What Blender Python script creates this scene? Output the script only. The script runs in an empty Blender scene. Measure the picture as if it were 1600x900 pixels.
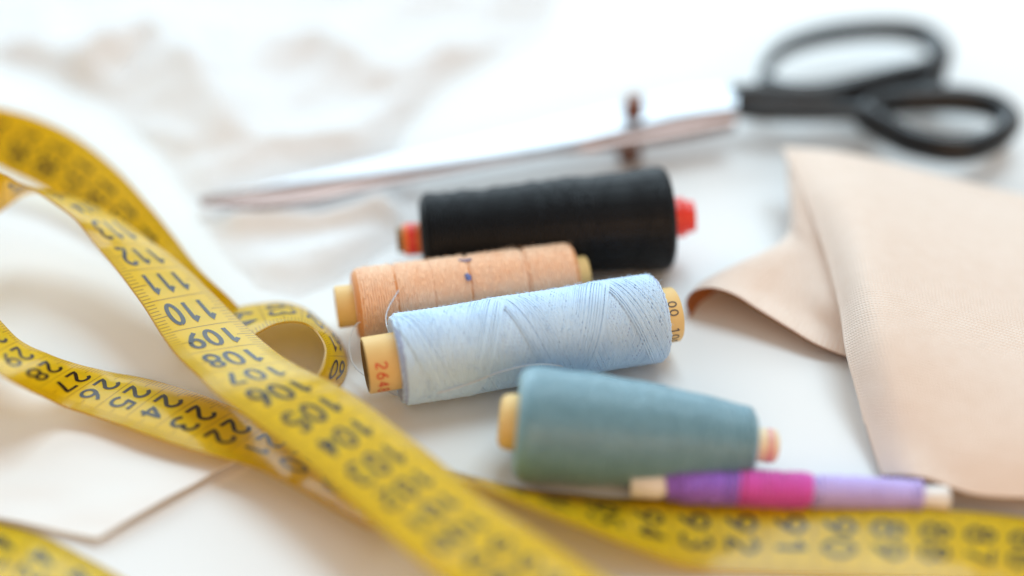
import bpy, bmesh, math, random
import numpy as np
from mathutils import Vector, noise
random.seed(7)

# ------------------------------------------------------------------ camera, world, light, exposure
CM = 0.01                                   # everything below is written in centimetres
scene = bpy.context.scene
COL = scene.collection
PITCH = math.radians(38); CAM_H = 21.9; CAM_Y = -CAM_H / math.tan(PITCH); LENS = 50.0
cd = bpy.data.cameras.new("camera"); cam = bpy.data.objects.new("camera", cd); COL.objects.link(cam)
cam.location = (0, CAM_Y * CM, CAM_H * CM)
cam.rotation_euler = (math.pi / 2 - PITCH, 0, 0)
cd.lens = LENS; cd.sensor_width = 36; cd.clip_start = 0.01; cd.clip_end = 50
cd.dof.use_dof = True; cd.dof.focus_distance = 0.322; cd.dof.aperture_fstop = 2.1
scene.camera = cam

world = bpy.data.worlds.new("World"); scene.world = world; world.use_nodes = True
bg = world.node_tree.nodes["Background"]
bg.inputs[0].default_value = (1.0, 0.87, 0.75, 1); bg.inputs[1].default_value = 0.40

def area(name, loc, target, size, power, col):
    l = bpy.data.lights.new(name, 'AREA'); l.shape = 'RECTANGLE'; l.size, l.size_y = size[0] * CM, size[1] * CM
    l.energy = power; l.color = col
    o = bpy.data.objects.new(name, l); COL.objects.link(o); o.location = Vector(loc) * CM
    o.rotation_euler = (Vector(target) - Vector(loc)).to_track_quat('-Z', 'Y').to_euler()
    return o
# a big bright window behind the table and the lit room above it
area("window_light", (-40, 102, 47), (0, 0, 0), (250, 70), 17.5, (0.72, 0.93, 1.06))
area("ceiling_light", (60, 110, 235), (0, 0, 0), (170, 110), 37.0, (0.72, 0.93, 1.06))
area("warm_fill_light", (25, -95, 42), (0, 0, 0), (110, 50), 3.9, (1.0, 0.55, 0.25))     # added warm fill from in front, no such lamp is seen

scene.view_settings.view_transform = 'Standard'; scene.view_settings.look = 'None'
scene.view_settings.exposure = 0.2; scene.view_settings.gamma = 1.0
scene.render.resolution_x, scene.render.resolution_y = 1024, 576
scene.cycles.use_denoising = True

# ------------------------------------------------------------------ helpers
FPX = LENS / 36 * 1600
FW = Vector((0, math.cos(PITCH), -math.sin(PITCH))); UPV = Vector((0, math.sin(PITCH), math.cos(PITCH)))
def at(px, py, z=0.0):
    """point of the table top (or of the level z above it) that the photo shows at this pixel"""
    d = FW + Vector((1, 0, 0)) * ((px - 800) / FPX) - UPV * ((py - 450) / FPX)
    t = (z - CAM_H) / d.z
    return Vector((0, CAM_Y, CAM_H)) + d * t

class MB:
    def __init__(s): s.v = []; s.f = []; s.m = []; s.uv = {}; s.flat = set()
    def add(s, verts, faces, mat=0, uvs=None, flat=False):
        b = len(s.v); s.v += [tuple(p) for p in verts]
        for f in faces:
            if flat: s.flat.add(len(s.f))
            s.f.append(tuple(i + b for i in f)); s.m.append(mat)
        if uvs is not None:
            for i, u in enumerate(uvs): s.uv[b + i] = u
    def grid(s, rows, mat=0, uv=None, closed_u=False, flip=False, flat=False):
        n, m = len(rows), len(rows[0]); V = [p for r in rows for p in r]; F = []
        for i in range(n - 1):
            for j in range(m if closed_u else m - 1):
                k = (j + 1) % m
                q = (i * m + j, i * m + k, (i + 1) * m + k, (i + 1) * m + j)
                F.append(q[::-1] if flip else q)
        s.add(V, F, mat, [u for r in uv for u in r] if uv else None, flat)
    def build(s, name, mats, parent=None, smooth=True):
        me = bpy.data.meshes.new(name)
        off = Vector(parent.location) / CM if parent is not None else Vector((0, 0, 0))
        if parent is not None and parent.parent is not None: off += Vector(parent.parent.location) / CM
        me.from_pydata([((Vector(p) - off) * CM)[:] for p in s.v], [], s.f)
        for m in (mats if isinstance(mats, (list, tuple)) else [mats]): me.materials.append(m)
        me.polygons.foreach_set("material_index", s.m)
        me.polygons.foreach_set("use_smooth", [smooth and i not in s.flat for i in range(len(s.f))])
        if s.uv:
            l = me.uv_layers.new(name="UVMap")
            for lp in me.loops: l.data[lp.index].uv = s.uv.get(lp.vertex_index, (0, 0))
        o = bpy.data.objects.new(name, me); COL.objects.link(o)
        if parent is not None: o.parent = parent
        return o

def tag(o, label=None, cat=None, group=None, kind=None):
    if label: o["label"] = label
    if cat: o["category"] = cat
    if group: o["group"] = group
    if kind: o["kind"] = kind
    return o
def thing(name, loc, label, cat, group=None):
    o = bpy.data.objects.new(name, None); COL.objects.link(o); o.location = Vector(loc) * CM
    o.empty_display_size = 0.01
    return tag(o, label, cat, group)

def catmull(P, t):
    """P list of np arrays, t in 0..len-1"""
    n = len(P); i = min(int(t), n - 2); f = t - i
    p0 = P[i - 1] if i > 0 else 2 * P[0] - P[1]; p3 = P[i + 2] if i + 2 < n else 2 * P[-1] - P[-2]
    p1, p2 = P[i], P[i + 1]
    return 0.5 * (2 * p1 + (p2 - p0) * f + (2 * p0 - 5 * p1 + 4 * p2 - p3) * f * f + (3 * p1 - p0 - 3 * p2 + p3) * f ** 3)
def path(P, n):
    P = [np.array(p, float) for p in P]
    return [catmull(P, (len(P) - 1) * i / (n - 1)) for i in range(n)]

def tube(mb, pts, rad, seg=8, mat=0, closed=False, squash=1.0, cap=True):
    """tube along pts, rad a number or a list; squash scales it along z"""
    n = len(pts); rows = []
    for i, p in enumerate(pts):
        a = Vector(pts[i - 1] if (i > 0 or closed) else pts[0]); b = Vector(pts[(i + 1) % n] if (i < n - 1 or closed) else pts[-1])
        t = (b - a).normalized()
        side = t.cross(Vector((0, 0, 1)))
        if side.length < 1e-3: side = Vector((1, 0, 0))
        side.normalize(); upv = side.cross(t)
        r = rad[i] if isinstance(rad, (list, tuple)) else rad
        rows.append([Vector(p) + side * r * math.cos(w) + upv * r * squash * math.sin(w) for w in [2 * math.pi * k / seg for k in range(seg)]])
    if closed: rows.append(rows[0])
    mb.grid(rows, mat, closed_u=True)
    if cap and not closed:
        mb.add(rows[0], [tuple(range(seg))], mat); mb.add(rows[-1], [tuple(range(seg - 1, -1, -1))], mat)

# ------------------------------------------------------------------ materials
def mat(name, col, rough=0.5, metal=0.0, spec=0.5, **kw):
    m = bpy.data.materials.new(name); m.use_nodes = True
    p = m.node_tree.nodes["Principled BSDF"]
    p.inputs["Base Color"].default_value = (*col, 1); p.inputs["Roughness"].default_value = rough
    p.inputs["Metallic"].default_value = metal; p.inputs["Specular IOR Level"].default_value = spec
    for k, v in kw.items(): p.inputs[k.replace("_", " ")].default_value = v
    return m
class N:
    """tiny node-building helper"""
    def __init__(s, m): s.t = m.node_tree; s.p = s.t.nodes.get("Principled BSDF")
    def new(s, k, **kw):
        n = s.t.nodes.new(k)
        for a, b in kw.items(): setattr(n, a, b)
        return n
    def link(s, a, b): s.t.links.new(a, b)
    def math(s, op, a, b=None):
        n = s.new("ShaderNodeMath", operation=op)
        for i, x in enumerate((a, b)):
            if x is None: continue
            if isinstance(x, (int, float)): n.inputs[i].default_value = x
            else: s.link(x, n.inputs[i])
        return n.outputs[0]
    def noise(s, scale, detail=3, vec=None, rough=0.5):
        n = s.new("ShaderNodeTexNoise"); n.inputs["Scale"].default_value = scale; n.inputs["Detail"].default_value = detail
        n.inputs["Roughness"].default_value = rough
        if vec is None: vec = s.new("ShaderNodeTexCoord").outputs["Object"]
        s.link(vec, n.inputs["Vector"]); return n.outputs["Fac"]
    def mix(s, fac, a, b):
        n = s.new("ShaderNodeMix", data_type='RGBA')
        for i, x in ((0, fac), (6, a), (7, b)):
            if isinstance(x, (int, float)): n.inputs[i].default_value = x
            elif isinstance(x, tuple): n.inputs[i].default_value = (*x, 1)
            else: s.link(x, n.inputs[i])
        return n.outputs[2]
    def ramp(s, fac, stops, interp='LINEAR'):
        n = s.new("ShaderNodeValToRGB"); n.color_ramp.interpolation = interp
        while len(n.color_ramp.elements) < len(stops): n.color_ramp.elements.new(0.5)
        for e, (p, c) in zip(n.color_ramp.elements, stops): e.position = p; e.color = (*c, 1)
        s.link(fac, n.inputs[0]); return n.outputs[0]
    def bump(s, h, strength, dist=0.0005):
        n = s.new("ShaderNodeBump"); n.inputs["Strength"].default_value = strength; n.inputs["Distance"].default_value = dist
        s.link(h, n.inputs["Height"]); s.link(n.outputs[0], s.p.inputs["Normal"])
def varied(name, a, b, scale, rough=0.5, bump=0.0, bscale=None, **kw):
    m = mat(name, a, rough, **kw); n = N(m)
    f = n.noise(scale, 4)
    n.link(n.mix(f, a, b), n.p.inputs["Base Color"])
    if bump: n.bump(n.noise(bscale or scale * 4, 3), bump)
    return m

M = {}
M["table"] = varied("table_white", (0.84, 0.86, 0.86), (0.80, 0.82, 0.83), 14, 0.5, 0.06, 300, spec=0.15)

def tape_material():
    m = mat("tape_vinyl", (0.74, 0.55, 0.03), 0.4, spec=0.2, Coat_Weight=0.75, Coat_Roughness=0.16, Coat_IOR=1.55); n = N(m); p = n.p
    uv = n.new("ShaderNodeUVMap"); sep = n.new("ShaderNodeSeparateXYZ"); n.link(uv.outputs[0], sep.inputs[0])
    u, v = sep.outputs[0], sep.outputs[1]
    def near(freq, w):                      # 1 within w cm of a multiple of 1/freq
        f = n.math('FRACT', n.math('ADD', n.math('MULTIPLY', u, freq), 0.5))
        return n.math('LESS_THAN', n.math('ABSOLUTE', n.math('SUBTRACT', f, 0.5)), w * freq)
    e = n.math('MINIMUM', v, n.math('SUBTRACT', 2.0, v))
    inner = n.math('GREATER_THAN', e, 0.035)
    mm = n.math('MULTIPLY', near(10, 0.0115), n.math('LESS_THAN', e, 0.27))
    half = n.math('MULTIPLY', near(2, 0.013), n.math('LESS_THAN', e, 0.42))
    cm = near(1, 0.013)
    ink = n.math('MULTIPLY', n.math('MAXIMUM', mm, n.math('MAXIMUM', half, cm)), inner)
    ink = n.math('MULTIPLY', ink, 0.9)
    var = n.noise(60, 4)
    base = n.mix(var, (0.93, 0.74, 0.015), (0.87, 0.67, 0.008))
    weave = n.math('GREATER_THAN', n.math('FRACT', n.math('MULTIPLY', u, 14.0)), 0.5)
    edge = n.math('LESS_THAN', e, 0.03)
    base = n.mix(n.math('MULTIPLY', edge, n.math('ADD', n.math('MULTIPLY', weave, 0.35), 0.45)), base, (0.28, 0.13, 0.012))
    colr = n.mix(ink, base, (0.03, 0.018, 0.01))
    n.link(colr, p.inputs["Base Color"])
    n.bump(n.noise(900, 2), 0.05, 0.0003)
    tr = n.new("ShaderNodeBsdfTranslucent"); tr.inputs[0].default_value = (0.9, 0.62, 0.03, 1)
    mx = n.new("ShaderNodeMixShader"); mx.inputs[0].default_value = 0.48
    n.link(p.outputs[0], mx.inputs[1]); n.link(tr.outputs[0], mx.inputs[2])
    n.link(mx.outputs[0], n.t.nodes["Material Output"].inputs[0])
    return m
M["tape"] = tape_material()
M["ink"] = mat("black_print", (0.008, 0.006, 0.005), 0.4, spec=0.3, Coat_Weight=0.35, Coat_Roughness=0.16, Coat_IOR=1.55)

def thread_mat(name, a, b, rough, fine=2200, sheen=0.3, spec=0.35, tint=(1, 1, 1)):
    m = mat(name, a, rough, spec=spec, Sheen_Weight=sheen, Sheen_Roughness=0.5, Sheen_Tint=(*tint, 1)); n = N(m)
    f = n.noise(260, 2)
    n.link(n.mix(f, a, b), n.p.inputs["Base Color"])
    n.bump(n.noise(fine, 2), 0.15, 0.0002)
    return m
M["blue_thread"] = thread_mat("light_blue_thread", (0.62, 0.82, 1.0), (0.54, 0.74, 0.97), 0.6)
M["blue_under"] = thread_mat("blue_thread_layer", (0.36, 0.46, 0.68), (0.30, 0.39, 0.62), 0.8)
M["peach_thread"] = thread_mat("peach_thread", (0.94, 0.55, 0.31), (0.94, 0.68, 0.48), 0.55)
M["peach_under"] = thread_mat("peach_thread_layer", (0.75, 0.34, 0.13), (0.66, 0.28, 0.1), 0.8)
M["black_thread"] = thread_mat("black_thread", (0.004, 0.005, 0.007), (0.007, 0.009, 0.012), 0.45, sheen=0.02, spec=0.22, tint=(0.6, 0.8, 1))
M["teal_thread"] = thread_mat("teal_thread", (0.085, 0.215, 0.285), (0.17, 0.34, 0.43), 0.40, sheen=0.6, spec=0.85, tint=(0.7, 0.95, 1))
M["cream"] = varied("cream_cardboard", (0.84, 0.60, 0.25), (0.76, 0.50, 0.18), 150, 0.55, 0.1, 600)
M["pale_core"] = varied("pale_cardboard", (0.86, 0.74, 0.52), (0.80, 0.64, 0.42), 150, 0.55, 0.1, 600)
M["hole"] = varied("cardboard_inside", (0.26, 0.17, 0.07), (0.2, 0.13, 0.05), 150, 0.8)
M["red"] = varied("red_plastic", (0.82, 0.045, 0.022), (0.75, 0.035, 0.02), 80, 0.35)
M["pink"] = varied("pink_band", (0.80, 0.42, 0.40), (0.74, 0.36, 0.34), 80, 0.5)
M["orange"] = varied("orange_plastic", (0.82, 0.20, 0.035), (0.75, 0.17, 0.03), 80, 0.4)
M["red_print"] = varied("red_print", (0.70, 0.03, 0.01), (0.6, 0.03, 0.01), 400, 0.5)
M["grey_print"] = varied("grey_print", (0.10, 0.08, 0.06), (0.2, 0.17, 0.13), 400, 0.6)
M["blue_mark"] = varied("blue_ink_mark", (0.10, 0.16, 0.42), (0.16, 0.22, 0.45), 400, 0.6)
M["loose"] = thread_mat("loose_pale_thread", (0.72, 0.76, 0.82), (0.62, 0.68, 0.78), 0.6)
M["steel"] = varied("polished_steel", (0.60, 0.62, 0.65), (0.48, 0.50, 0.53), 30, 0.38, metal=1.0)
M["steel_reflect_tint"] = varied("steel_brown_reflection", (0.34, 0.24, 0.21), (0.24, 0.17, 0.15), 40, 0.3, metal=1.0)  # brown of the reflected surroundings put into the steel's colour
M["screw"] = varied("dark_bronze_screw", (0.22, 0.10, 0.07), (0.15, 0.07, 0.05), 120, 0.35, metal=0.8)
M["black_plastic"] = varied("black_handle_plastic", (0.004, 0.0045, 0.006), (0.006, 0.007, 0.009), 60, 0.24, 0.05, 400, spec=0.4)
M["white_plastic"] = varied("white_plastic", (0.85, 0.83, 0.80), (0.8, 0.78, 0.75), 60, 0.4)
M["paper"] = varied("white_paper", (0.86, 0.85, 0.83), (0.82, 0.81, 0.79), 25, 0.7, 0.08, 500)

def cloth_mat(name, a, b, thread=0.05, strength=0.5, transl=0.0, tcol=(0.8, 0.6, 0.4)):
    m = mat(name, a, 0.85, spec=0.15, Sheen_Weight=0.25, Sheen_Roughness=0.5); n = N(m)
    uv = n.new("ShaderNodeUVMap"); sep = n.new("ShaderNodeSeparateXYZ"); n.link(uv.outputs[0], sep.inputs[0])
    wob = n.noise(500, 2)
    k = 2 * math.pi / thread
    sx = n.math('SINE', n.math('ADD', n.math('MULTIPLY', sep.outputs[0], k), n.math('MULTIPLY', wob, 4.0)))
    sy = n.math('SINE', n.math('ADD', n.math('MULTIPLY', sep.outputs[1], k), n.math('MULTIPLY', wob, 4.0)))
    w = n.math('MAXIMUM', sx, sy)
    slub = n.noise(260, 4)
    f = n.math('ADD', n.math('MULTIPLY', slub, 0.8), n.math('MULTIPLY', w, 0.16))
    n.link(n.mix(f, a, b), n.p.inputs["Base Color"])
    n.bump(n.math('ADD', w, n.math('MULTIPLY', slub, 1.5)), strength, 0.00018)
    if transl:
        tr = n.new("ShaderNodeBsdfTranslucent"); tr.inputs[0].default_value = (*tcol, 1)
        mx = n.new("ShaderNodeMixShader"); mx.inputs[0].default_value = transl
        n.link(n.p.outputs[0], mx.inputs[1]); n.link(tr.outputs[0], mx.inputs[2])
        n.link(mx.outputs[0], n.t.nodes["Material Output"].inputs[0])
    return m
M["linen"] = cloth_mat("beige_linen", (0.91, 0.79, 0.70), (0.83, 0.68, 0.57), 0.08, 0.5, 0.05, (0.95, 0.55, 0.22))
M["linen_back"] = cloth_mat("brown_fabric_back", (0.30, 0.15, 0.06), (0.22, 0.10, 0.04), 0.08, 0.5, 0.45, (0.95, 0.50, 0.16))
M["gauze"] = cloth_mat("white_gauze", (0.93, 0.94, 0.95), (0.90, 0.91, 0.92), 0.06, 0.4, 0.12, (0.85, 0.8, 0.75))

# ------------------------------------------------------------------ setting: the table top
mb = MB()
n = 40
rows = [[(-90 + 180 * j / n, -60 + 150 * i / n, 0) for j in range(n + 1)] for i in range(n + 1)]
mb.grid(rows)
tag(mb.build("table_surface", M["table"]), kind="structure")

# ------------------------------------------------------------------ white paper sheet with a corner under the tape
def sheet(mb, corners, z0, th, lift, nn=24):
    a, b, c, d = [Vector((*p.xy, 0)) for p in corners]
    top = []; bot = []
    for i in range(nn + 1):
        rt, rb = [], []
        for j in range(nn + 1):
            s, t = i / nn, j / nn
            p = a * (1 - s) * (1 - t) + b * s * (1 - t) + c * s * t + d * (1 - s) * t
            z = z0 + lift(s, t)
            rt.append((p.x, p.y, z + th)); rb.append((p.x, p.y, z))
        top.append(rt); bot.append(rb)
    mb.grid(top, uv=[[(p[0], p[1]) for p in r] for r in top]); mb.grid(bot, flip=True)
    def skirt(t, b): mb.grid([t, b], flat=True)
    skirt(top[0], bot[0]); skirt(bot[-1], top[-1])
    skirt([r[0] for r in bot], [r[0] for r in top]); skirt([r[-1] for r in top], [r[-1] for r in bot])
mb = MB()
ca, cb = at(155, 850), at(428, 700)
lift = lambda s, t: 0.16 * (1 - t) ** 3 * (0.5 + 0.5 * math.sin(3.0 * s + 0.4)) + 0.02 * math.sin(5 * t + 2 * s) + 0.05 * noise.noise(Vector((s * 5, t * 6, 2))) + .02
sheet(mb, [ca, cb, cb + Vector((-7.5, 2.9, 0)), ca + Vector((-7.5, 2.0, 0))], 0.03, 0.03, lift)
sheet(mb, [ca + Vector((0.25, .04, 0)), cb + Vector((0.12, -0.12, 0)), cb + Vector((-7.5, 2.6, 0)), ca + Vector((-7.5, 1.9, 0))], 0.006, 0.018, lambda s, t: 0.0)
tag(mb.build("white_paper", M["paper"]), "folded white paper lying on the table with one corner beneath the yellow tape", "paper")

# ------------------------------------------------------------------ tape measure: one long printed ribbon
# stations: number, edge where its figures start, edge where they end
STRANDS = [
    [(124.21, (-18.36,-4.93,0.49), (-18.68,-3.07,0.49)), (121.81, (-16.47,-3.45,1.09), (-16.78,-1.61,1.32)), (119.41, (-14.57,-1.96,1.70), (-14.88,-0.16,2.15)), (117.21, (-12.84,-0.58,2.19), (-13.14,1.16,2.82)), (116.54, (-12.73,1.03,1.68), (-12.19,0.36,3.23)), (116.03, (-12.27,1.53,1.83), (-11.76,0.35,2.95)), (115.50, (-11.68,1.50,1.93), (-11.30,0.28,2.71)), (114.50, (-10.73,1.23,1.89), (-10.80,-0.08,2.60)), (113.50, (-9.74,0.70,1.72), (-10.30,-0.46,2.44)), (112.50, (-8.49,-0.39,1.59), (-9.83,-0.91,2.05)), (111.50, (-7.77,-0.98,1.41), (-9.12,-1.75,1.85)), (110.50, (-7.06,-1.71,1.24), (-8.39,-2.75,1.70)), (109.50, (-6.25,-2.64,1.12), (-7.78,-3.72,1.61)), (108.50, (-5.54,-3.54,1.21), (-7.29,-4.40,1.55)), (107.50, (-4.84,-4.44,1.44), (-6.78,-4.97,1.51)), (106.50, (-4.24,-5.05,1.62), (-6.25,-5.63,1.57)), (105.50, (-3.69,-5.41,1.59), (-5.32,-6.55,1.63)), (104.50, (-3.00,-5.98,1.55), (-4.43,-7.38,1.62)), (102.50, (-1.63,-7.43,1.55), (-3.10,-8.80,1.58)), (100.50, (-0.54,-8.65,1.55), (-2.01,-9.99,1.59)), (98.50, (0.56,-9.68,1.62), (-1.02,-10.92,1.55)), (96.50, (1.53,-10.57,1.67), (-0.06,-11.78,1.57)), (94.50, (2.47,-11.40,1.69), (0.89,-12.62,1.63)), (92.30, (4.12,-12.86,1.23), (2.53,-14.08,1.19)), (89.90, (5.91,-14.46,0.69), (4.32,-15.68,0.68)), (87.50, (7.70,-16.05,0.16), (6.12,-17.27,0.16))],
    [(38.50, (-16.30,3.69,0.53), (-16.37,1.94,0.53)), (36.10, (-14.91,1.72,0.84), (-14.99,-0.01,1.13)), (33.70, (-13.53,-0.27,1.16), (-13.60,-1.94,1.72)), (31.50, (-12.26,-2.12,1.43), (-12.33,-3.69,2.20)), (30.50, (-11.68,-2.89,1.39), (-11.82,-4.46,2.17)), (29.50, (-11.03,-3.55,1.31), (-11.23,-5.12,2.07)), (28.50, (-10.30,-3.91,1.19), (-10.67,-5.48,1.89)), (27.50, (-9.80,-3.69,0.71), (-10.31,-5.27,1.30)), (26.50, (-9.25,-3.45,0.29), (-9.92,-5.01,0.73)), (25.50, (-8.52,-3.60,0.25), (-9.28,-5.16,0.56)), (24.50, (-7.73,-3.94,0.31), (-8.56,-5.47,0.56)), (23.50, (-6.89,-4.35,0.37), (-7.86,-5.81,0.58)), (22.50, (-6.09,-4.75,0.31), (-7.04,-6.20,0.62)), (21.50, (-5.32,-5.11,0.19), (-6.12,-6.60,0.68)), (20.50, (-4.51,-5.57,0.08), (-5.30,-6.98,0.76)), (19.50, (-3.67,-6.11,0.03), (-4.44,-7.50,0.76)), (18.50, (-2.86,-6.68,0.03), (-3.62,-8.09,0.74)), (17.50, (-2.04,-7.27,0.03), (-2.80,-8.68,0.76))],
    [(98.62, (-1.51,-6.28,0.05), (-1.70,-7.78,1.37)), (97.84, (-0.89,-6.53,0.03), (-0.83,-8.00,1.38)), (97.10, (-0.20,-6.74,0.03), (-0.13,-8.29,1.29)), (96.31, (0.54,-6.94,0.03), (0.63,-8.60,1.15)), (95.50, (1.28,-7.05,0.03), (1.45,-8.83,0.94)), (94.50, (2.29,-7.20,0.06), (2.39,-9.10,0.67)), (93.50, (3.24,-7.28,0.11), (3.26,-9.27,0.37)), (92.50, (4.23,-7.31,0.12), (4.15,-9.31,0.19)), (91.50, (5.25,-7.36,0.16), (5.06,-9.35,0.15)), (90.50, (6.27,-7.48,0.25), (5.97,-9.46,0.21)), (89.50, (7.26,-7.64,0.35), (6.88,-9.60,0.32)), (88.50, (8.25,-7.79,0.42), (7.77,-9.73,0.41)), (87.50, (9.19,-7.84,0.36), (8.61,-9.75,0.39)), (86.50, (10.13,-7.86,0.24), (9.48,-9.74,0.30)), (85.50, (11.06,-7.91,0.13), (10.36,-9.78,0.19)), (84.50, (12.01,-7.99,0.03), (11.25,-9.84,0.07)), (82.30, (14.20,-8.16,0.06), (13.44,-10.01,0.09)), (79.90, (16.59,-8.34,0.06), (15.84,-10.19,0.07)), (77.50, (18.99,-8.53,0.06), (18.23,-10.37,0.06))],
    [(148.50, (-21.60,6.56,0.81), (-23.09,5.98,0.81)), (146.10, (-19.28,6.10,1.46), (-20.69,5.56,0.92)), (143.70, (-17.02,5.62,2.04), (-18.23,5.15,1.10)), (141.50, (-14.95,5.18,2.38), (-15.98,4.79,1.22)), (140.23, (-13.75,5.04,2.21), (-14.70,4.47,1.08)), (139.00, (-12.66,4.79,2.01), (-13.52,3.85,0.95)), (137.68, (-11.52,4.16,1.79), (-12.37,3.24,0.76)), (136.15, (-10.27,2.95,1.58), (-11.37,2.42,0.55)), (134.74, (-9.22,1.67,1.33), (-10.55,1.62,0.37)), (133.64, (-8.45,0.69,1.08), (-9.99,0.88,0.24)), (132.51, (-7.76,-0.28,0.93), (-9.40,0.02,0.09)), (131.42, (-7.02,-1.05,0.72), (-8.71,-0.83,0.05)), (130.10, (-6.29,-1.30,0.03), (-7.60,-2.49,0.58))],
    [(64.50, (-7.23,-1.50,0.35), (-6.32,-3.22,0.84)), (63.88, (-6.65,-1.09,0.30), (-5.93,-2.86,0.92)), (63.36, (-6.10,-0.85,0.24), (-5.55,-2.61,1.01)), (62.88, (-5.56,-0.78,0.21), (-5.16,-2.54,1.06)), (62.38, (-5.03,-0.97,0.16), (-4.75,-2.70,1.13)), (61.83, (-4.57,-1.40,0.11), (-4.45,-3.06,1.21)), (61.30, (-4.20,-1.86,0.09), (-4.23,-3.48,1.26)), (60.76, (-3.92,-2.41,0.06), (-4.10,-3.94,1.33)), (60.25, (-3.80,-2.96,0.03), (-4.08,-4.40,1.39)), (59.78, (-3.83,-3.45,0.03), (-4.13,-4.84,1.44)), (59.33, (-4.02,-3.89,0.03), (-4.29,-5.24,1.48)), (58.83, (-4.34,-4.27,0.03), (-4.63,-5.58,1.51))],
    [(52.50, (-19.61,-6.30,0.35), (-19.62,-8.29,0.35)), (50.10, (-17.24,-6.67,0.24), (-17.25,-8.66,0.46)), (47.70, (-14.87,-7.06,0.14), (-14.88,-9.01,0.57)), (45.50, (-12.70,-7.43,0.04), (-12.71,-9.33,0.65)), (44.35, (-11.57,-7.59,0.06), (-11.57,-9.52,0.60)), (43.31, (-10.56,-7.89,0.05), (-10.57,-9.80,0.60)), (42.34, (-9.61,-8.23,0.05), (-9.71,-10.15,0.60)), (41.39, (-8.72,-8.70,0.03), (-8.94,-10.59,0.65)), (40.33, (-7.78,-9.29,0.03), (-8.09,-11.14,0.70)), (39.24, (-6.86,-9.96,0.03), (-7.26,-11.78,0.77)), (37.04, (-5.09,-11.24,0.17), (-5.51,-13.13,0.69)), (34.64, (-3.16,-12.66,0.29), (-3.59,-14.59,0.56)), (32.24, (-1.24,-14.08,0.43), (-1.67,-16.04,0.43))],
]
def arc(cx, cy, rx, ry, a0, a1, n=14):
    return [(cx + rx * math.cos(math.radians(a0 + (a1 - a0) * i / n)), cy + ry * math.sin(math.radians(a0 + (a1 - a0) * i / n))) for i in range(n + 1)]
GL = {'0': [arc(.25, .5, .23, .48, 90, 450, 26)],
      '1': [[(.08, .74), (.2, .84), (.3, .98), (.3, .7), (.3, .35), (.3, .02)]],
      '2': [arc(.25, .73, .22, .25, 165, -35, 14) + [(.3, .42), (.16, .24), (.05, .03), (.25, .03), (.48, .03)]],
      '3': [arc(.23, .745, .21, .235, 150, -80, 12) + arc(.23, .27, .24, .25, 75, -150, 14)],
      '4': [[(.34, .02), (.34, .3), (.34, .98), (.2, .65), (.02, .27), (.25, .27), (.5, .27)]],
      '5': [[(.45, .97), (.25, .97), (.09, .97), (.07, .75), (.05, .53)] + arc(.23, .32, .24, .30, 125, -150, 16)],
      '6': [[(.42, .97), (.25, .8), (.08, .5)] + arc(.25, .29, .22, .27, 165, 525, 22)],
      '7': [[(.02, .97), (.25, .97), (.48, .97), (.35, .6), (.25, .3), (.18, .02)]],
      '8': [arc(.25, .745, .19, .22, -90, 270, 20), arc(.25, .27, .23, .255, 90, 450, 22)],
      '9': [arc(.25, .71, .22, .27, -15, 345, 22) + [(.42, .5), (.25, .2), (.08, .03)]]}
def strokes(ch, w, h, lw):
    """quads of one figure: list of strips [(left, right), ...] in cm"""
    out = []
    for pl in GL[ch]:
        P = [np.array((x * w / .5, y * h)) for x, y in pl]; Q = [P[0]]
        for a, b in zip(P, P[1:]):
            k = max(1, int(np.linalg.norm(b - a) / (0.12 * h)))
            Q += [a + (b - a) * (i + 1) / k for i in range(k)]
        strip = []
        for i, q in enumerate(Q):
            t = Q[min(i + 1, len(Q) - 1)] - Q[max(i - 1, 0)]; L = np.linalg.norm(t)
            nrm = np.array((-t[1], t[0])) / (L if L > 1e-6 else 1)
            strip.append((q + nrm * lw / 2, q - nrm * lw / 2))
        out.append(strip)
    return out
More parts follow.
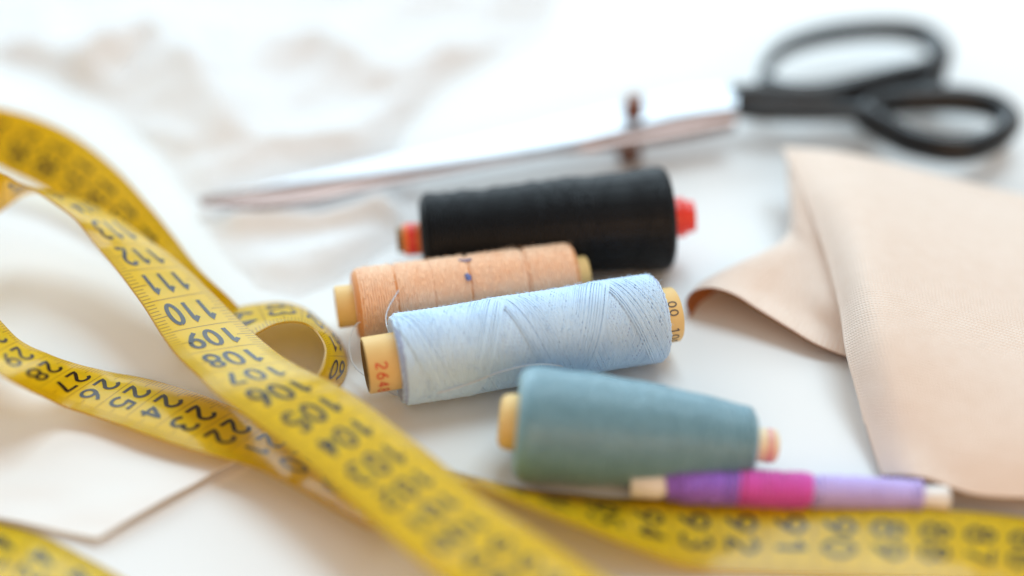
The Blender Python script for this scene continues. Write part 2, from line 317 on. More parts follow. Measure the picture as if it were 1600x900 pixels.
def ribbon(mb, S):
    A = [np.array(s[1]) for s in S]; B = [np.array(s[2]) for s in S]; U = [s[0] for s in S]
    # the photo's tape is a real ribbon: keep its true 2 cm width
    def ab(t): return catmull(A, t), catmull(B, t)
    def t_of(u):
        for i in range(len(U) - 1):
            if U[i] >= u >= U[i + 1]: return i + (U[i] - u) / (U[i] - U[i + 1])
    def frame(u, v):
        t = t_of(u); a, b = ab(t); p = a + (b - a) * v / 2
        a2, b2 = ab(min(t + .02, len(U) - 1)); a1, b1 = ab(max(t - .02, 0))
        d = (a2 + (b2 - a2) * v / 2) - (a1 + (b1 - a1) * v / 2)
        nn = np.cross(b - a, d); nn /= np.linalg.norm(nn)
        return p, nn
    TH = 0.042; nv = 6
    us = []; u = U[0]
    steps = max(int((U[0] - U[-1]) / 0.1), 8)
    us = [U[0] + (U[-1] - U[0]) * i / steps for i in range(steps + 1)]
    us[0] -= 1e-6; us[-1] += 1e-6
    top, bot, uv = [], [], []
    for u in us:
        tr, br, ur = [], [], []
        for j in range(nv + 1):
            v = 2 * j / nv; p, nn = frame(u, v)
            crown = -.05 * (v - 1) ** 4 + .012 * noise.noise(Vector((u * .8, v * .9, U[0]))) + .006 * noise.noise(Vector((u * 2.5, v * 1.5, 3 + U[0])))
            tr.append(p + nn * (TH / 2 + crown)); br.append(p + nn * (crown - TH / 2)); ur.append((u + .5, v))
        top.append(tr); bot.append(br); uv.append(ur)
    mb.grid(top, 0, uv, flip=True); mb.grid(bot, 0, [[(q[0], 2 - q[1]) for q in r] for r in uv])
    e = lambda r, k: [x[k] for x in r]
    euv = [[(q[0], 0.0)] * 2 for q in e(uv, 0)]
    mb.grid([[t, b] for t, b in zip(e(top, 0), e(bot, 0))], 0, euv, flip=True)
    mb.grid([[t, b] for t, b in zip(e(top, -1), e(bot, -1))], 0, euv)
    mb.add(top[0] + bot[0], [(j, j + 1, nv + 2 + j, nv + 1 + j) for j in range(nv)], 0, uv[0] + uv[0])
    mb.add(top[-1] + bot[-1], [(j + 1, j, nv + 1 + j, nv + 2 + j) for j in range(nv)], 0, uv[-1] + uv[-1])
    # printed figures, the same on both faces
    for side in (1, -1):
        for k in range(int(math.ceil(U[-1] + .45)), int(math.floor(U[0] - .45)) + 1):
            num = str(k if side > 0 else 150 - k); h = 0.64; n = len(num)
            w = 0.30 if n == 3 else 0.42; gap = 0.13 if n == 3 else 0.17; lw = 0.108
            x0 = 1 - (n * w + (n - 1) * gap) / 2
            for i, ch in enumerate(num):
                for strip in strokes(ch, w, h, lw):
                    rows = []
                    for l, r in strip:
                        row = []
                        for q in (l, r):
                            x, y = x0 + i * (w + gap) + q[0], q[1] - h / 2
                            uu = k - y; vv = x
                            if side < 0: uu, vv = k - y, 2 - x
                            uu = min(max(uu, U[-1] + 1e-5), U[0] - 1e-5)
                            p, nn = frame(uu, vv)
                            crown = -.05 * (vv - 1) ** 4 + .012 * noise.noise(Vector((uu * .8, vv * .9, U[0]))) + .006 * noise.noise(Vector((uu * 2.5, vv * 1.5, 3 + U[0])))
                            row.append(p + nn * (crown + side * (TH / 2 + 0.007)))
                        rows.append(row)
                    mb.grid(rows, 1, flip=(side < 0))
mb = MB()
for S in STRANDS: ribbon(mb, S)
tag(mb.build("tape_measure", [M["tape"], M["ink"]]),
    "yellow tape measure with black centimetre figures winding in loops across the white table", "tape measure")

# ------------------------------------------------------------------ spools
def frame_of(a, b):
    x = (b - a).normalized(); y = Vector((0, 0, 1)).cross(x).normalized(); z = x.cross(y)
    return x, y, z
class Axis:
    """local cylinder coordinates about a spool's axis: x from the left end, angle from the top towards the viewer"""
    def __init__(s, a, b): s.a = a; s.x, s.y, s.z = frame_of(a, b); s.L = (b - a).length
    def p(s, x, r, w): return s.a + s.x * x + (s.z * math.cos(w) - s.y * math.sin(w)) * r
def lathe(mb, ax, prof, seg=72, mat=0):
    rows = [[ax.p(x, r, 2 * math.pi * k / seg) for k in range(seg)] for x, r in prof]
    mb.grid(rows, mat, closed_u=True, flip=True)
def core_tube(mb, ax, x0, x1, r, wall, mats=(0, 1), bev=0.03):
    lathe(mb, ax, [(x0 + .9, r - wall), (x0 + bev, r - wall), (x0, r - wall + bev)], 48, mats[1])
    lathe(mb, ax, [(x0, r - wall + bev), (x0, r - bev), (x0 + bev, r), ((x0 + x1) / 2, r), (x1 - bev, r), (x1, r - bev), (x1, r - wall + bev)], 48, mats[0])
    lathe(mb, ax, [(x1, r - wall + bev), (x1 - bev, r - wall), (x1 - .9, r - wall)], 48, mats[1])
    for xx, fl in ((x0 + .9, 1), (x1 - .9, 0)):
        ring = [ax.p(xx, r - wall, 2 * math.pi * k / 48) for k in range(48)]
        mb.add(ring, [tuple(range(48)) if fl else tuple(range(47, -1, -1))], mats[1])
def rounded(x0, x1, r0, r1, rc, sh, rfun=None, n=24):
    """profile of a wound body: end faces down to the core, rounded shoulders"""
    P = [(x0 + sh * 0.5, rc)]
    P += [(x0 + sh * (1 - math.cos(t)) * .9, r0 - sh + sh * math.sin(t)) for t in [math.pi / 2 * i / 6 for i in range(7)]]
    for i in range(1, n):
        f = i / n; x = x0 + sh + (x1 - x0 - 2 * sh) * f; P.append((x, r0 + (r1 - r0) * f + (rfun(x) if rfun else 0)))
    P += [(x1 - sh * (1 - math.cos(t)) * .9, r1 - sh + sh * math.sin(t)) for t in [math.pi / 2 * (6 - i) / 6 for i in range(7)]]
    P += [(x1 - sh * .5, rc)]
    return P
def wind(mb, ax, x0, x1, rf, pitch, passes, delta, tr, seg=18, grow=0.0006, mat=0, jit=0.0, start=0.0):
    """one continuous thread laid back and forth over the body, as on a real cross-wound spool"""
    rnd = random.Random(3); L = x1 - x0; turns = L / pitch; th = start; pts = []; hw = []
    n = max(6, int(turns * seg))
    for k in range(passes):
        o0, o1 = rnd.uniform(0, .04), rnd.uniform(0, .04); bow = rnd.gauss(0, jit)
        for i in range(n):
            f = i / n; x = x0 + o0 + (L - o0 - o1) * f
            if k % 2: x = x1 - o1 - (L - o0 - o1) * f
            x += bow * math.sin(math.pi * f) + jit * .5 * math.sin(9 * f + k)
            a = th + 2 * math.pi * turns * f
            pts.append((x, rf(x) + k * grow, a))
        th += 2 * math.pi * turns + delta
    rows = []
    V, F = [], []
    for i, (x, r, a) in enumerate(pts):
        for dx, dr in ((-tr, 0), (0, tr), (tr, 0), (0, -tr)): V.append(ax.p(x + dx, r + dr, a))
        if i:
            b = 4 * i; c = b - 4
            for j in range(4):
                k = (j + 1) % 4; F.append((c + j, c + k, b + k, b + j))
    mb.add(V, F, mat)
def lay(l, r, z, d=Vector((0, 0, 0))):
    return Axis(at(*l, z) + d, at(*r, z) + d)
def cylinder_text(mb, ax, txt, xc, r, w0, h, w, gap, lw, mat):
    """figures printed round a core: reading direction runs round the core, their tops point to +x"""
    s = 0
    for ch in txt:
        for strip in strokes(ch, w, h, lw):
            mb.grid([[ax.p(xc + q[1] - h / 2, r + .006, w0 + (s + q[0]) / r) for q in lr] for lr in strip], mat, flip=True)
        s += w + gap
G = "sewing thread spools lying on the table"

# --- light blue spool, nearest to being sharp
ax = lay((616, 564), (1030, 495), 1.03); R = 1.03; RC = .64
t = thing("thread_spool", (ax.a + ax.x * 2.9).xy.to_3d(), "light blue cross-wound thread on a cream core printed with red figures", "thread spool", G)
mb = MB(); core_tube(mb, ax, -.66, ax.L + .40, RC, .08, (0, 1))
cylinder_text(mb, ax, "2648", -.36, RC, math.radians(47), .25, .15, .085, .035, 2)
cylinder_text(mb, ax, "100", ax.L + .17, RC, math.radians(78), .2, .13, .07, .035, 3)
cylinder_text(mb, ax, "00", ax.L + .17, RC, math.radians(22), .2, .13, .07, .035, 3)
mb.build("core", [M["cream"], M["hole"], M["red_print"], M["grey_print"]], t)
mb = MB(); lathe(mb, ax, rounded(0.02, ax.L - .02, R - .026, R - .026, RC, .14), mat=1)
rb = lambda x: R - .03 - .16 * max(0, 1 - x / .16) ** 2 - .16 * max(0, 1 - (ax.L - x) / .16) ** 2
wind(mb, ax, 0.03, ax.L - .03, rb, (ax.L - .06) / 2.5, 142, .046 / R, .0235, 22, 0.0003, 0, .008)
rnd = random.Random(11)
for i in range(420):                        # stray fibres
    x = rnd.uniform(0.05, ax.L - .05); w = rnd.uniform(-1.6, 2.4); l = rnd.uniform(.05, .16)
    p0 = ax.p(x, R + .0, w); p1 = ax.p(x + rnd.uniform(-.06, .06), R + l * .35, w + rnd.uniform(-.08, .08)); p2 = ax.p(x + rnd.uniform(-.12, .12), R + l * rnd.uniform(.2, .6), w + rnd.uniform(-.15, .15))
    tube(mb, [p0, p1, p2], .0035, 3, 0, cap=False)
for k in range(26):                         # threads gathered on the end faces
    w = rnd.uniform(0, 6.28); tt = [ax.p(.10 - .05 * (i / 8) , RC + .04 + (R - RC - .12) * (i / 8), w + .9 * i / 8) for i in range(9)]
    tube(mb, tt, .018, 4, 0, cap=False)
mb.build("thread", [M["blue_thread"], M["blue_under"]], t)
mb = MB()
def loose(pts, r=.016, n=40): tube(mb, [Vector(p) for p in path(pts, n)], r, 5, 0)
loose([at(642, 419, 1.62), at(622, 455, 1.55), at(607, 481, 1.4), at(603, 500, 1.3), at(609, 520, 1.25), at(625, 530, 1.3)])
loose([at(590, 600, .3), at(556, 575, .35), at(546, 548, .55), at(549, 522, .8), at(557, 507, .95), at(568, 502, 1.0), at(574, 510, .9)])
def on(axis, r, px, py):
    """the point of a spool's surface that the photo shows at this pixel"""
    o = Vector((0, CAM_Y, CAM_H)); d = (at(px, py, 0) - o).normalized()
    w = o - axis.a; dp = d - axis.x * d.dot(axis.x); wp = w - axis.x * w.dot(axis.x)
    A, B, C_ = dp.dot(dp), 2 * dp.dot(wp), wp.dot(wp) - r * r
    return o + d * ((-B - math.sqrt(max(0, B * B - 4 * A * C_))) / (2 * A))
loose([at(600, 608, .12), at(630, 621, .04), on(ax, R + .03, 687, 613), on(ax, R + .03, 740, 597), on(ax, R + .03, 782, 581), on(ax, R + .04, 831, 570), on(ax, R + .06, 870, 571), at(915, 580, .45), at(978, 595, .06), at(1040, 604, .02)], .016, 60)
mb.build("loose_thread", M["loose"], t)

# --- peach spool behind it
ax = lay((553, 477), (899, 434), .88); R = .88; RC = .50
t = thing("thread_spool", (ax.a + ax.x * 2.4).xy.to_3d(), "peach thread on a cream core lying between the black and the light blue spool", "thread spool", G)
mb = MB(); core_tube(mb, ax, -.42, ax.L + .30, RC, .08, (0, 1)); mb.build("core", [M["cream"], M["cream"]], t)
gr = lambda x: -sum(d * math.exp(-((x - c) / w) ** 2) for c, d, w in ((1.0, .06, .04), (2.75, .07, .04), (4.1, .08, .05), (1.85, .03, .04)))
axp = ax
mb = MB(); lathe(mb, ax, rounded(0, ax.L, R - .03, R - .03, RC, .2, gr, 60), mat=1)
rp = lambda x: R - .025 + gr(x) - .2 * max(0, 1 - x / .22) ** 2 - .2 * max(0, 1 - (axp.L - x) / .22) ** 2
wind(mb, ax, 0.02, ax.L - .02, rp, .060, 1, .9, .031, 26, 0.0004, 0, .03)
wind(mb, ax, 0.02, ax.L - .02, lambda x: rp(x) + .012, (ax.L - .04) / 3.5, 12, .55, .018, 24, 0.0002, 0, .03)
for i in range(300):
    x = rnd.uniform(0.05, ax.L - .05); w = rnd.uniform(-1.6, 2.0); l = rnd.uniform(.05, .15)
    tube(mb, [ax.p(x, R, w), ax.p(x + rnd.uniform(-.06, .06), R + l * .35, w + rnd.uniform(-.08, .08)), ax.p(x + rnd.uniform(-.12, .12), R + l * rnd.uniform(.2, .6), w + rnd.uniform(-.15, .15))], .0045, 3, 0, cap=False)
mb.build("thread", [M["peach_thread"], M["peach_under"]], t)
mb = MB()
tube(mb, [ax.p(2.64, R + .02, .45), ax.p(2.68, R + .03, .55), ax.p(2.71, R + .02, .62)], [.05, .075, .04], 8)
tube(mb, [ax.p(2.55, R + .0, -.15), ax.p(2.7, R + .0, -.05), ax.p(2.85, R + .0, -.1)], [.02, .03, .02], 6)
mb.build("blue_mark", M["blue_mark"], t)

# --- black spool at the back, a slight cone
ax = Axis(at(658, 377, 1.08) + Vector((0, .12, 0)), at(1047, 345, 1.32) + Vector((0, .12, 0)))
t = thing("thread_spool", (ax.a + ax.x * 2.8).xy.to_3d(), "large black thread spool with red core ends behind the peach spool", "thread spool", G)
mb = MB(); core_tube(mb, ax, -.45, .3, .40, .08, (0, 1))
seg = [[ax.p(x, .407, w) for w in [math.radians(-60 + 180 * k / 20) for k in range(21)]] for x in (-.33, -.28, -.18, -.12)]
mb.grid(seg, 2, flip=True)
mb.build("core_end", [M["orange"], M["hole"], M["red"]], t)["label"] = "orange core end with a red stripe"
mb = MB(); core_tube(mb, ax, ax.L - .3, ax.L + .38, .50, .1, (0, 0)); mb.build("core_end", M["red"], t)["label"] = "red core end"
mb = MB(); hump = lambda x: .02 * math.sin(2.1 * x + 1) - .03 * math.exp(-((x - 3.05) / .12) ** 2) + .015 * math.exp(-((x - 1.85) / .1) ** 2) + .012 * math.sin(7 * x)
lathe(mb, ax, rounded(0, ax.L, 1.06, 1.30, .40, .22, hump, 70))
rk = lambda x: 1.06 + .24 * x / ax.L + hump(x) - .2 * max(0, 1 - x / .2) ** 2 - .2 * max(0, 1 - (ax.L - x) / .2) ** 2
wind(mb, ax, 0.05, ax.L - .05, rk, .085, 1, 1.3, .032, 26, 0.0004, 0, .04)
wind(mb, ax, 0.05, ax.L - .05, lambda x: rk(x) + .01, 2.6, 8, .35, .022, 24, 0.0004, 0, .05)
mb.build("thread", M["black_thread"], t)

# --- teal cone in front
ax = Axis(at(806, 660, 1.20), at(1178, 694, .76))
t = thing("thread_spool", (ax.a + ax.x * 2.2).xy.to_3d(), "teal cone of thread with a cream core in front of the light blue spool", "thread spool", G)
mb = MB(); lathe(mb, ax, [(-.36, .01), (-.36, .40), (-.33, .50), (-.25, .57), (-.1, .60), (.3, .60)], 48); mb.build("core_end", M["cream"], t)["label"] = "wide cream core end"
mb = MB(); core_tube(mb, ax, ax.L - .4, ax.L + .46, .36, .1, (1, 1))
seg = [[ax.p(x, .366, w) for w in [2 * math.pi * k / 40 for k in range(41)]] for x in (ax.L + .24, ax.L + .30, ax.L + .36)]
mb.grid(seg, 2, flip=True)
mb.build("core_end", [M["cream"], M["pale_core"], M["pink"]], t)["label"] = "narrow pale core end with a pink band"
TR = lambda x: float(np.interp(max(0, min(1, x / ax.L)), [0, .12, .3, .5, .7, .85, 1], [1.18, 1.20, 1.17, 1.10, .98, .86, .76])) + .012 * math.sin(5 * x)
P_ = [(.15, .36)] + [(.3 * (1 - math.cos(a)), .92 + .29 * math.sin(a)) for a in [math.pi / 2 * i / 7 for i in range(8)]]
P_ += [(ax.L * (.1 + .84 * i / 40), TR(ax.L * (.1 + .84 * i / 40))) for i in range(41)] + [(ax.L - .08, .72), (ax.L - .01, .62), (ax.L - .05, .38)]
lathe(mb := MB(), ax, P_)
rt = lambda x: TR(x) - .25 * max(0, 1 - x / .3) ** 2 - .1 * max(0, 1 - (ax.L - x) / .2) ** 2
wind(mb, ax, 0.06, ax.L - .06, rt, .075, 1, 1.3, .028, 26, 0.0004, 0, .02)
wind(mb, ax, 0.10, ax.L - .08, lambda x: rt(x) + .006, 1.35, 22, .7, .022, 26, 0.0003, 0, .03)
mb.build("thread", M["teal_thread"], t)

# --- narrow bobbin of violet and magenta yarn
ax = Axis(at(985, 753, .45), at(1482, 779, .42))
t = thing("thread_spool", (ax.a + ax.x * 3.2).xy.to_3d(), "thin bobbin of violet and magenta yarn with white ends beside the yellow tape", "thread spool", G)
mb = MB(); L = ax.L
lathe(mb, ax, [(0, .02), (0, .30), (.03, .33), (.6, .33), (.8, .24), (L - .6, .2), (L - .42, .24), (L - .05, .26), (L, .22), (L, .02)], 40)
mb.build("core", M["white_plastic"], t)
def yarn(x0, x1, r, m, lab, seed):
    mb = MB(); rnd = random.Random(seed); lathe(mb, ax, rounded(x0 + .1, x1 - .1, r - .06, r - .06, .2, .1), 32)
    pts = []; w = 0
    for k in range(3):                      # three wavering layers, the ends ragged
        a, b = x0 + rnd.uniform(0, .5), x1 - rnd.uniform(0, .5); x = a if k % 2 == 0 else b; sg = 1 if k % 2 == 0 else -1
        while a <= x <= b:
            pts.append(ax.p(x + .05 * math.sin(w * 1.0 + k), r - .05 + .02 * k + rnd.uniform(-.012, .016), w)); w += .35; x += sg * .35 / 6.28 * .11 * rnd.uniform(.7, 1.3)
    tube(mb, pts, .048, 6, 0)
    o = mb.build("yarn", m, t); o["label"] = lab
M["violet"] = thread_mat("violet_yarn", (0.36, 0.18, 0.72), (0.28, 0.11, 0.60), 0.7)
M["magenta"] = thread_mat("magenta_yarn", (0.72, 0.10, 0.50), (0.62, 0.07, 0.42), 0.7)
M["lilac"] = thread_mat("lilac_yarn", (0.56, 0.46, 0.84), (0.50, 0.40, 0.80), 0.7)
yarn(.66, 2.28, .37, M["violet"], "violet yarn", 1); yarn(1.95, 3.75, .36, M["magenta"], "magenta yarn", 2); yarn(3.4, L - .42, .33, M["lilac"], "lilac yarn", 3)

# ------------------------------------------------------------------ scissors
t = thing("scissors", (at(990, 200, 0)), "steel tailor's scissors with black looped handles behind the black spool", "scissors")
def blade(mb, upper, lower, zt, zb, slope=lambda f: 0, n=60):
    """upper / lower: outline pixels from tip to heel; zt, zb: heights of its top and bottom face along it (functions of 0..1)"""
    U = path([(*p, 0) for p in upper], n); Lo = path([(*p, 0) for p in lower], n)
    rows = []
    for i, (a, b) in enumerate(zip(U, Lo)):
        f = i / (n - 1); h, l = zt(f), zb(f)
        pa, pb = at(a[0], a[1], h), at(b[0], b[1], h)
        d = (pb - pa); m1 = pa + d * .06; m2 = pa + d * .86
        e = min(.05, (h - l) * .3)
        ring = [pa + Vector((0, 0, -e)), m1, m2, pb + Vector((0, 0, -e)), pb + Vector((0, 0, l - h)) + Vector((d.x, d.y, 0)).normalized() * slope(f), pa + Vector((0, 0, l - h))]
        rows.append(ring)
    mb.grid(rows, 0, closed_u=True, flat=True, flip=True)
    mb.add(rows[0], [tuple(range(6))], 0, flat=True); mb.add(rows[-1], [tuple(range(5, -1, -1))], 0, flat=True)
zz = lambda f: .50 + .85 * f ** .8
mb = MB(); blade(mb, [(308, 309), (420, 286), (600, 246), (760, 212), (900, 179), (990, 157), (1065, 140), (1150, 130)],
                 [(310, 308), (430, 291), (600, 267), (760, 241), (880, 220), (985, 194), (1060, 176), (1150, 162)], zz, lambda f: zz(f) - .06 - .14 * min(1, f * 1.1))
mb.build("blade", M["steel"], t)
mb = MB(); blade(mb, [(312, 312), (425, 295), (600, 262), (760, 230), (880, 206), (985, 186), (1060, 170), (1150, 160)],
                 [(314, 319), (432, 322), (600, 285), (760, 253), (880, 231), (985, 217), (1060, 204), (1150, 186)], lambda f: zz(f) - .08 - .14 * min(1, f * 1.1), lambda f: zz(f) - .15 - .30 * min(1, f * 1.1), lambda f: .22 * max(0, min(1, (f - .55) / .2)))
mb.build("blade", M["steel_reflect_tint"], t)["label"] = "lower blade with brown reflections put into its colour"
mb = MB(); p = at(990, 172, 1.3)
def post(p, z0, z1, prof, m):
    rows = [[(p.x + r * math.cos(2 * math.pi * k / 24), p.y + r * math.sin(2 * math.pi * k / 24), z0 + (z1 - z0) * h) for k in range(24)] for h, r in prof]
    m.grid(rows, 0, closed_u=True)
    m.add(rows[-1], [tuple(range(24))], 0)
post(p, 1.15, 1.75, [(0, .30), (.40, .30), (.45, .26), (.9, .26), (1, .2)], mb)
post(at(984, 222, .6), .04, .85, [(0, .3), (.1, .34), (.6, .36), (1, .36)], mb)
mb.build("pivot_screw", M["screw"], t)
def bow(mb, px, rad, z, closed=True, n=90, sq=1.15):
    P = [at(a, b, z if not callable(z) else z(a)) for a, b in px]
    if closed:
        Q = [np.array(p) for p in P]; m = len(Q); pts = []; rr = []
        for i in range(n):
            tt = m * i / n; k = int(tt); f = tt - k
            seq = [Q[(k + d) % m] for d in (-1, 0, 1, 2)]
            pts.append(Vector(catmull(seq, 1 + f))); rr.append(rad[k % m] * (1 - f) + rad[(k + 1) % m] * f)
        tube(mb, pts, rr, 12, 0, True, sq)
    else:
        pts = [Vector(p) for p in path(P, n)]; m = len(P)
        rr = [np.interp(i / (n - 1) * (m - 1), range(m), rad).item() for i in range(n)]
        tube(mb, pts, rr, 14, 0, False, sq)
mb = MB()
bow(mb, [(1194, 115), (1222, 78), (1290, 55), (1380, 46), (1442, 55), (1468, 82), (1455, 108), (1400, 122), (1330, 141), (1262, 149), (1212, 138)],
    [.20, .26, .30, .31, .34, .38, .38, .36, .38, .34, .26], 1.15)
bow(mb, [(1140, 147), (1180, 147), (1240, 150), (1300, 148), (1360, 134)], [.30, .33, .34, .34, .24], 1.2, False, 40, 1.0)
bow(mb, [(1466, 100), (1462, 128), (1440, 146), (1400, 150)], [.25, .28, .24, .2], 1.05, False, 30)
mb.build("handle", M["black_plastic"], t)
mb = MB()
bow(mb, [(1350, 178), (1395, 208), (1440, 226), (1500, 234), (1552, 220), (1578, 190), (1552, 166), (1500, 156), (1440, 156), (1390, 160)],
    [.36, .36, .34, .34, .34, .34, .36, .38, .38, .38], .9)
bow(mb, [(1138, 166), (1190, 172), (1260, 174), (1320, 174), (1370, 176)], [.30, .36, .34, .32, .28], .98, False, 40, .9)
mb.build("handle", M["black_plastic"], t)

# ------------------------------------------------------------------ crumpled white gauze at the back left
poly = [(-260, -60), (-200, 60), (60, 120), (150, 165), (235, 235), (300, 330), (352, 410), (400, 455), (470, 470), (540, 440), (600, 400), (650, 372), (668, 330), (655, 290), (620, 262), (640, 200), (720, 120), (860, 60), (900, -60)]
PW = [at(a, b, 0).xy for a, b in poly]
def inside(x, y):
    c = False
    for (x1, y1), (x2, y2) in zip(PW, PW[1:] + PW[:1]):
        if (y1 > y) != (y2 > y) and x < (x2 - x1) * (y - y1) / (y2 - y1) + x1: c = not c
    return c
def edge_dist(x, y, PL, closed=True):
    d = 1e9; p = Vector((x, y))
    for a, b in zip(PL, (PL[1:] + PL[:1]) if closed else PL[1:]):
        a, b = Vector(a), Vector(b); ab = b - a; f = max(0, min(1, (p - a).dot(ab) / ab.length_squared)); d = min(d, (p - a - ab * f).length)
    return d
RIDGES = [([(352, 330), (395, 322), (440, 320), (500, 327), (545, 312), (592, 284), (612, 306), (648, 345)], [.5, .62, .66, .6, .75, 1.05, .8, .35], .42),
          ([(420, 400), (500, 380), (570, 360)], [.3, .45, .3], .8), ([(240, 10), (300, 70), (360, 170), (420, 230)], [1.5, 1.6, 1.1, .5], 1.1),
          ([(60, 60), (130, 60), (200, 30)], [.5, 1.1, 1.3], .9), ([(330, 250), (430, 200), (540, 190), (620, 150)], [.4, .8, .9, .6], .9),
          ([(480, 40), (600, 90), (700, 70)], [.9, .9, .5], 1.0), ([(140, 180), (230, 190), (300, 210)], [.25, .5, .5], .6)]
RW = []
for pl, hs, w in RIDGES:
    RW.append(([at(a, b, h) for (a, b), h in zip(pl, hs)], hs, w))
def gz(x, y):
    ed = edge_dist(x, y, PW)
    fall = min(1, ed / .9); fall = fall * fall * (3 - 2 * fall)
    h = .0
    for P, hs, w in RW:
        best = 0
        for i in range(len(P) - 1):
            a, b = P[i].xy, P[i + 1].xy; ab = b - a; f = max(0, min(1, (Vector((x, y)) - a).dot(ab) / ab.length_squared))
            d = (Vector((x, y)) - a - ab * f).length
            best = max(best, (hs[i] * (1 - f) + hs[i + 1] * f) * math.exp(-(d / w) ** 1.5))
        h = max(h, best * .75)
    v = Vector((x * .33, y * .33, 0)); nn = 0
    for o, am in ((1, .55), (2.1, .28), (4.5, .10)): nn += am * (1 - abs(noise.noise(v * o + Vector((3.1 * o, 0, 1.7)))) * 2.4)
    far = max(0, min(1, (y - 6) / 5))
    h += (max(0, nn) * (.08 + .36 * far)) * fall + .03 * noise.noise(Vector((x * 2.3, y * 2.3, 4)))
    return .006 + max(0, h * fall)
mb = MB(); st = .16
xs = [-24 + st * i for i in range(int(28 / st))]; ys = [-1.8 + st * i for i in range(int(22 / st))]
idx = {}; V = []; UV = []
for i, y in enumerate(ys):
    for j, x in enumerate(xs):
        if inside(x, y): idx[i, j] = len(V); V.append((x, y, gz(x, y))); UV.append((x, y))
F = [(idx[i, j], idx[i, j + 1], idx[i + 1, j + 1], idx[i + 1, j]) for i, j in idx if all(k in idx for k in ((i, j + 1), (i + 1, j + 1), (i + 1, j)))]
mb.add(V, F, 0, UV)
o = mb.build("gauze_cloth", M["gauze"]); tag(o, "crumpled white gauze cloth spread behind the tape under the scissors' tip", "cloth")
md = o.modifiers.new("smooth", 'SMOOTH'); md.factor = .5; md.iterations = 2

# ------------------------------------------------------------------ beige linen folded on the right
def surf(grid, nu, nvv):
    G_ = [[np.array(p, float) for p in r] for r in grid]
    rows = []
    for i in range(nu + 1):
        tt = (len(G_) - 1) * i / nu
        col = [catmull([G_[r][c] for r in range(len(G_))], tt) for c in range(len(G_[0]))]
        rows.append([catmull(col, (len(col) - 1) * j / nvv) for j in range(nvv + 1)])
    return rows
A_ = lambda a, b, z: tuple(at(a, b, z))
PZ = .85
def len_uv(rows):
    m = len(rows[0]) // 2; n = len(rows) // 2
    c = [0.0]; r = [0.0]
    for a, b in zip(rows[n], rows[n][1:]): c.append(c[-1] + float(np.linalg.norm(np.array(b) - np.array(a))))
    for a, b in zip(rows, rows[1:]): r.append(r[-1] + float(np.linalg.norm(np.array(b[m]) - np.array(a[m]))))
    return [[(x, y) for x in c] for y in r]
panel = [
  [A_(1231, 232, 1.75 * PZ), A_(1302, 238, 1.7 * PZ), A_(1387, 255, 1.3 * PZ), A_(1500, 283, .9 * PZ), A_(1610, 308, .8 * PZ), A_(1800, 350, .7 * PZ)],
  [A_(1262, 300, 1.75 * PZ), A_(1325, 297, 2.1 * PZ), A_(1420, 315, 1.7 * PZ), A_(1530, 345, 1.3 * PZ), A_(1640, 370, 1.1 * PZ), A_(1830, 410, .9 * PZ)],
  [A_(1291, 375, 1.60 * PZ), A_(1345, 368, 2.2 * PZ), A_(1440, 385, 1.9 * PZ), A_(1560, 420, 1.5 * PZ), A_(1680, 450, 1.2 * PZ), A_(1860, 490, .9 * PZ)],
  [A_(1317, 470, 1.45 * PZ), A_(1362, 455, 2.15 * PZ), A_(1450, 470, 1.9 * PZ), A_(1575, 505, 1.5 * PZ), A_(1700, 540, 1.2 * PZ), A_(1890, 580, .9 * PZ)],
  [A_(1329, 545, 1.25 * PZ), A_(1380, 528, 1.95 * PZ), A_(1475, 552, 1.75 * PZ), A_(1600, 590, 1.4 * PZ), A_(1730, 620, 1.1 * PZ), A_(1920, 660, .9 * PZ)],
  [A_(1346, 612, 0.90 * PZ), A_(1400, 608, 1.5 * PZ), A_(1490, 630, 1.4 * PZ), A_(1620, 660, 1.2 * PZ), A_(1750, 690, 1.0 * PZ), A_(1950, 730, .8 * PZ)],
  [A_(1364, 682, 0.50 * PZ), A_(1415, 682, 1.0 * PZ), A_(1500, 705, 1.0 * PZ), A_(1630, 720, .9 * PZ), A_(1770, 740, .8 * PZ), A_(1980, 780, .7 * PZ)],
  [A_(1384, 744, 0.25 * PZ), A_(1440, 748, .75 * PZ), A_(1525, 775, .50 * PZ), A_(1640, 782, .45 * PZ), A_(1790, 800, .5 * PZ), A_(2010, 830, .5 * PZ)]]
def tuck(row, zlow):                        # the fold turns over and runs back under the panel
    p = Vector(row[0]); q = Vector(row[1]); d = (p - q).normalized(); k = max(.15, (p.z - zlow) * .45)
    return [tuple(p + Vector((.35, .1, -p.z + zlow))), tuple(p + Vector((.10, .0, -k * 1.2))), tuple(p + Vector((-.03, 0, -k * .35)))]
lows = [1.26, .95, .65, .35, .2, .1, .06, .03]
full = [tuck(r, l) + r for r, l in zip(panel, lows)]
mb = MB()
rows = surf(full, 90, 100)
mb.grid(rows, 0, len_uv(rows))
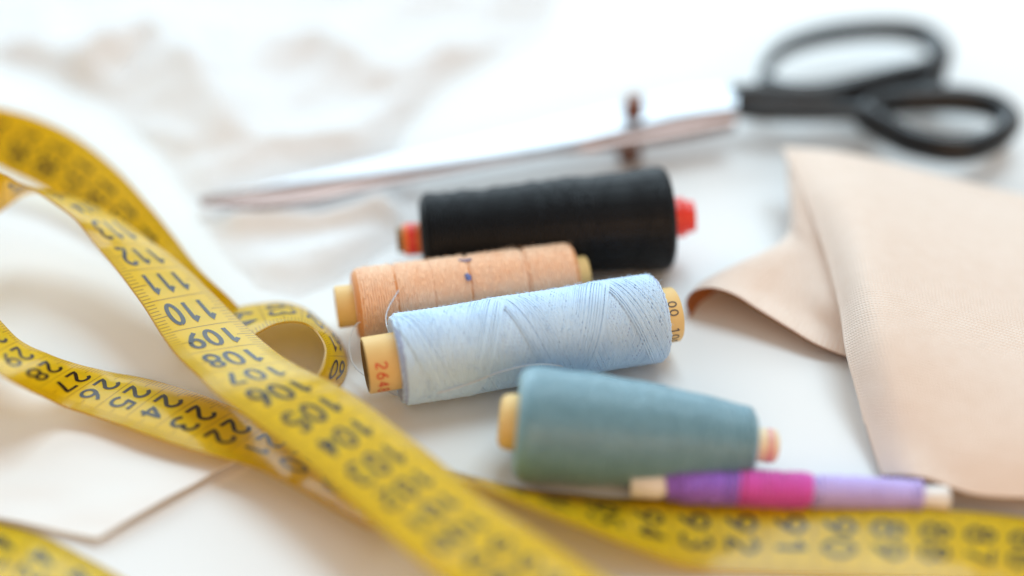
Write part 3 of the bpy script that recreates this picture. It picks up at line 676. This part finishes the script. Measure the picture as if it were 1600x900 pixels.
flap = [                                    # the lower layer: a curled flap that rises into the fold at the back
  [A_(1080, 494, .03), A_(1074, 474, .30), A_(1084, 458, .62), A_(1112, 452, .82), A_(1146, 462, .80), A_(1182, 484, .64), A_(1228, 512, .46), A_(1280, 542, .28), A_(1345, 566, .10)],
  [A_(1098, 470, .03), A_(1092, 452, .32), A_(1106, 438, .58), A_(1132, 433, .72), A_(1166, 444, .68), A_(1202, 462, .52), A_(1246, 488, .42), A_(1292, 512, .4), A_(1345, 530, .45)],
  [A_(1150, 440, .03), A_(1146, 425, .32), A_(1156, 412, .56), A_(1178, 406, .74), A_(1204, 412, .74), A_(1232, 428, .66), A_(1262, 448, .66), A_(1298, 470, .8), A_(1340, 480, .9)],
  [A_(1215, 408, .03), A_(1212, 394, .3), A_(1218, 382, .55), A_(1230, 376, .75), A_(1242, 378, .85), A_(1256, 386, .9), A_(1274, 396, .95), A_(1298, 408, 1.0), A_(1328, 418, 1.15)],
  [A_(1236, 366, .3), A_(1236, 358, .5), A_(1237, 350, .7), A_(1239, 345, .9), A_(1243, 345, 1.05), A_(1250, 348, 1.1), A_(1262, 352, 1.15), A_(1280, 360, 1.2), A_(1306, 366, 1.31)],
  [A_(1234, 300, .9), A_(1234, 298, 1.0), A_(1235, 296, 1.1), A_(1236, 294, 1.2), A_(1239, 293, 1.3), A_(1243, 293, 1.35), A_(1250, 294, 1.38), A_(1260, 296, 1.4), A_(1280, 298, 1.42)],
  [A_(1231, 238, 1.24), A_(1231, 237, 1.26), A_(1231, 236, 1.28), A_(1231, 236, 1.30), A_(1232, 235, 1.31), A_(1232, 235, 1.32), A_(1233, 235, 1.33), A_(1234, 235, 1.34), A_(1236, 235, 1.35)]]
rows = surf(flap, 70, 80)
mb.grid(rows, 0, len_uv(rows), flip=True)
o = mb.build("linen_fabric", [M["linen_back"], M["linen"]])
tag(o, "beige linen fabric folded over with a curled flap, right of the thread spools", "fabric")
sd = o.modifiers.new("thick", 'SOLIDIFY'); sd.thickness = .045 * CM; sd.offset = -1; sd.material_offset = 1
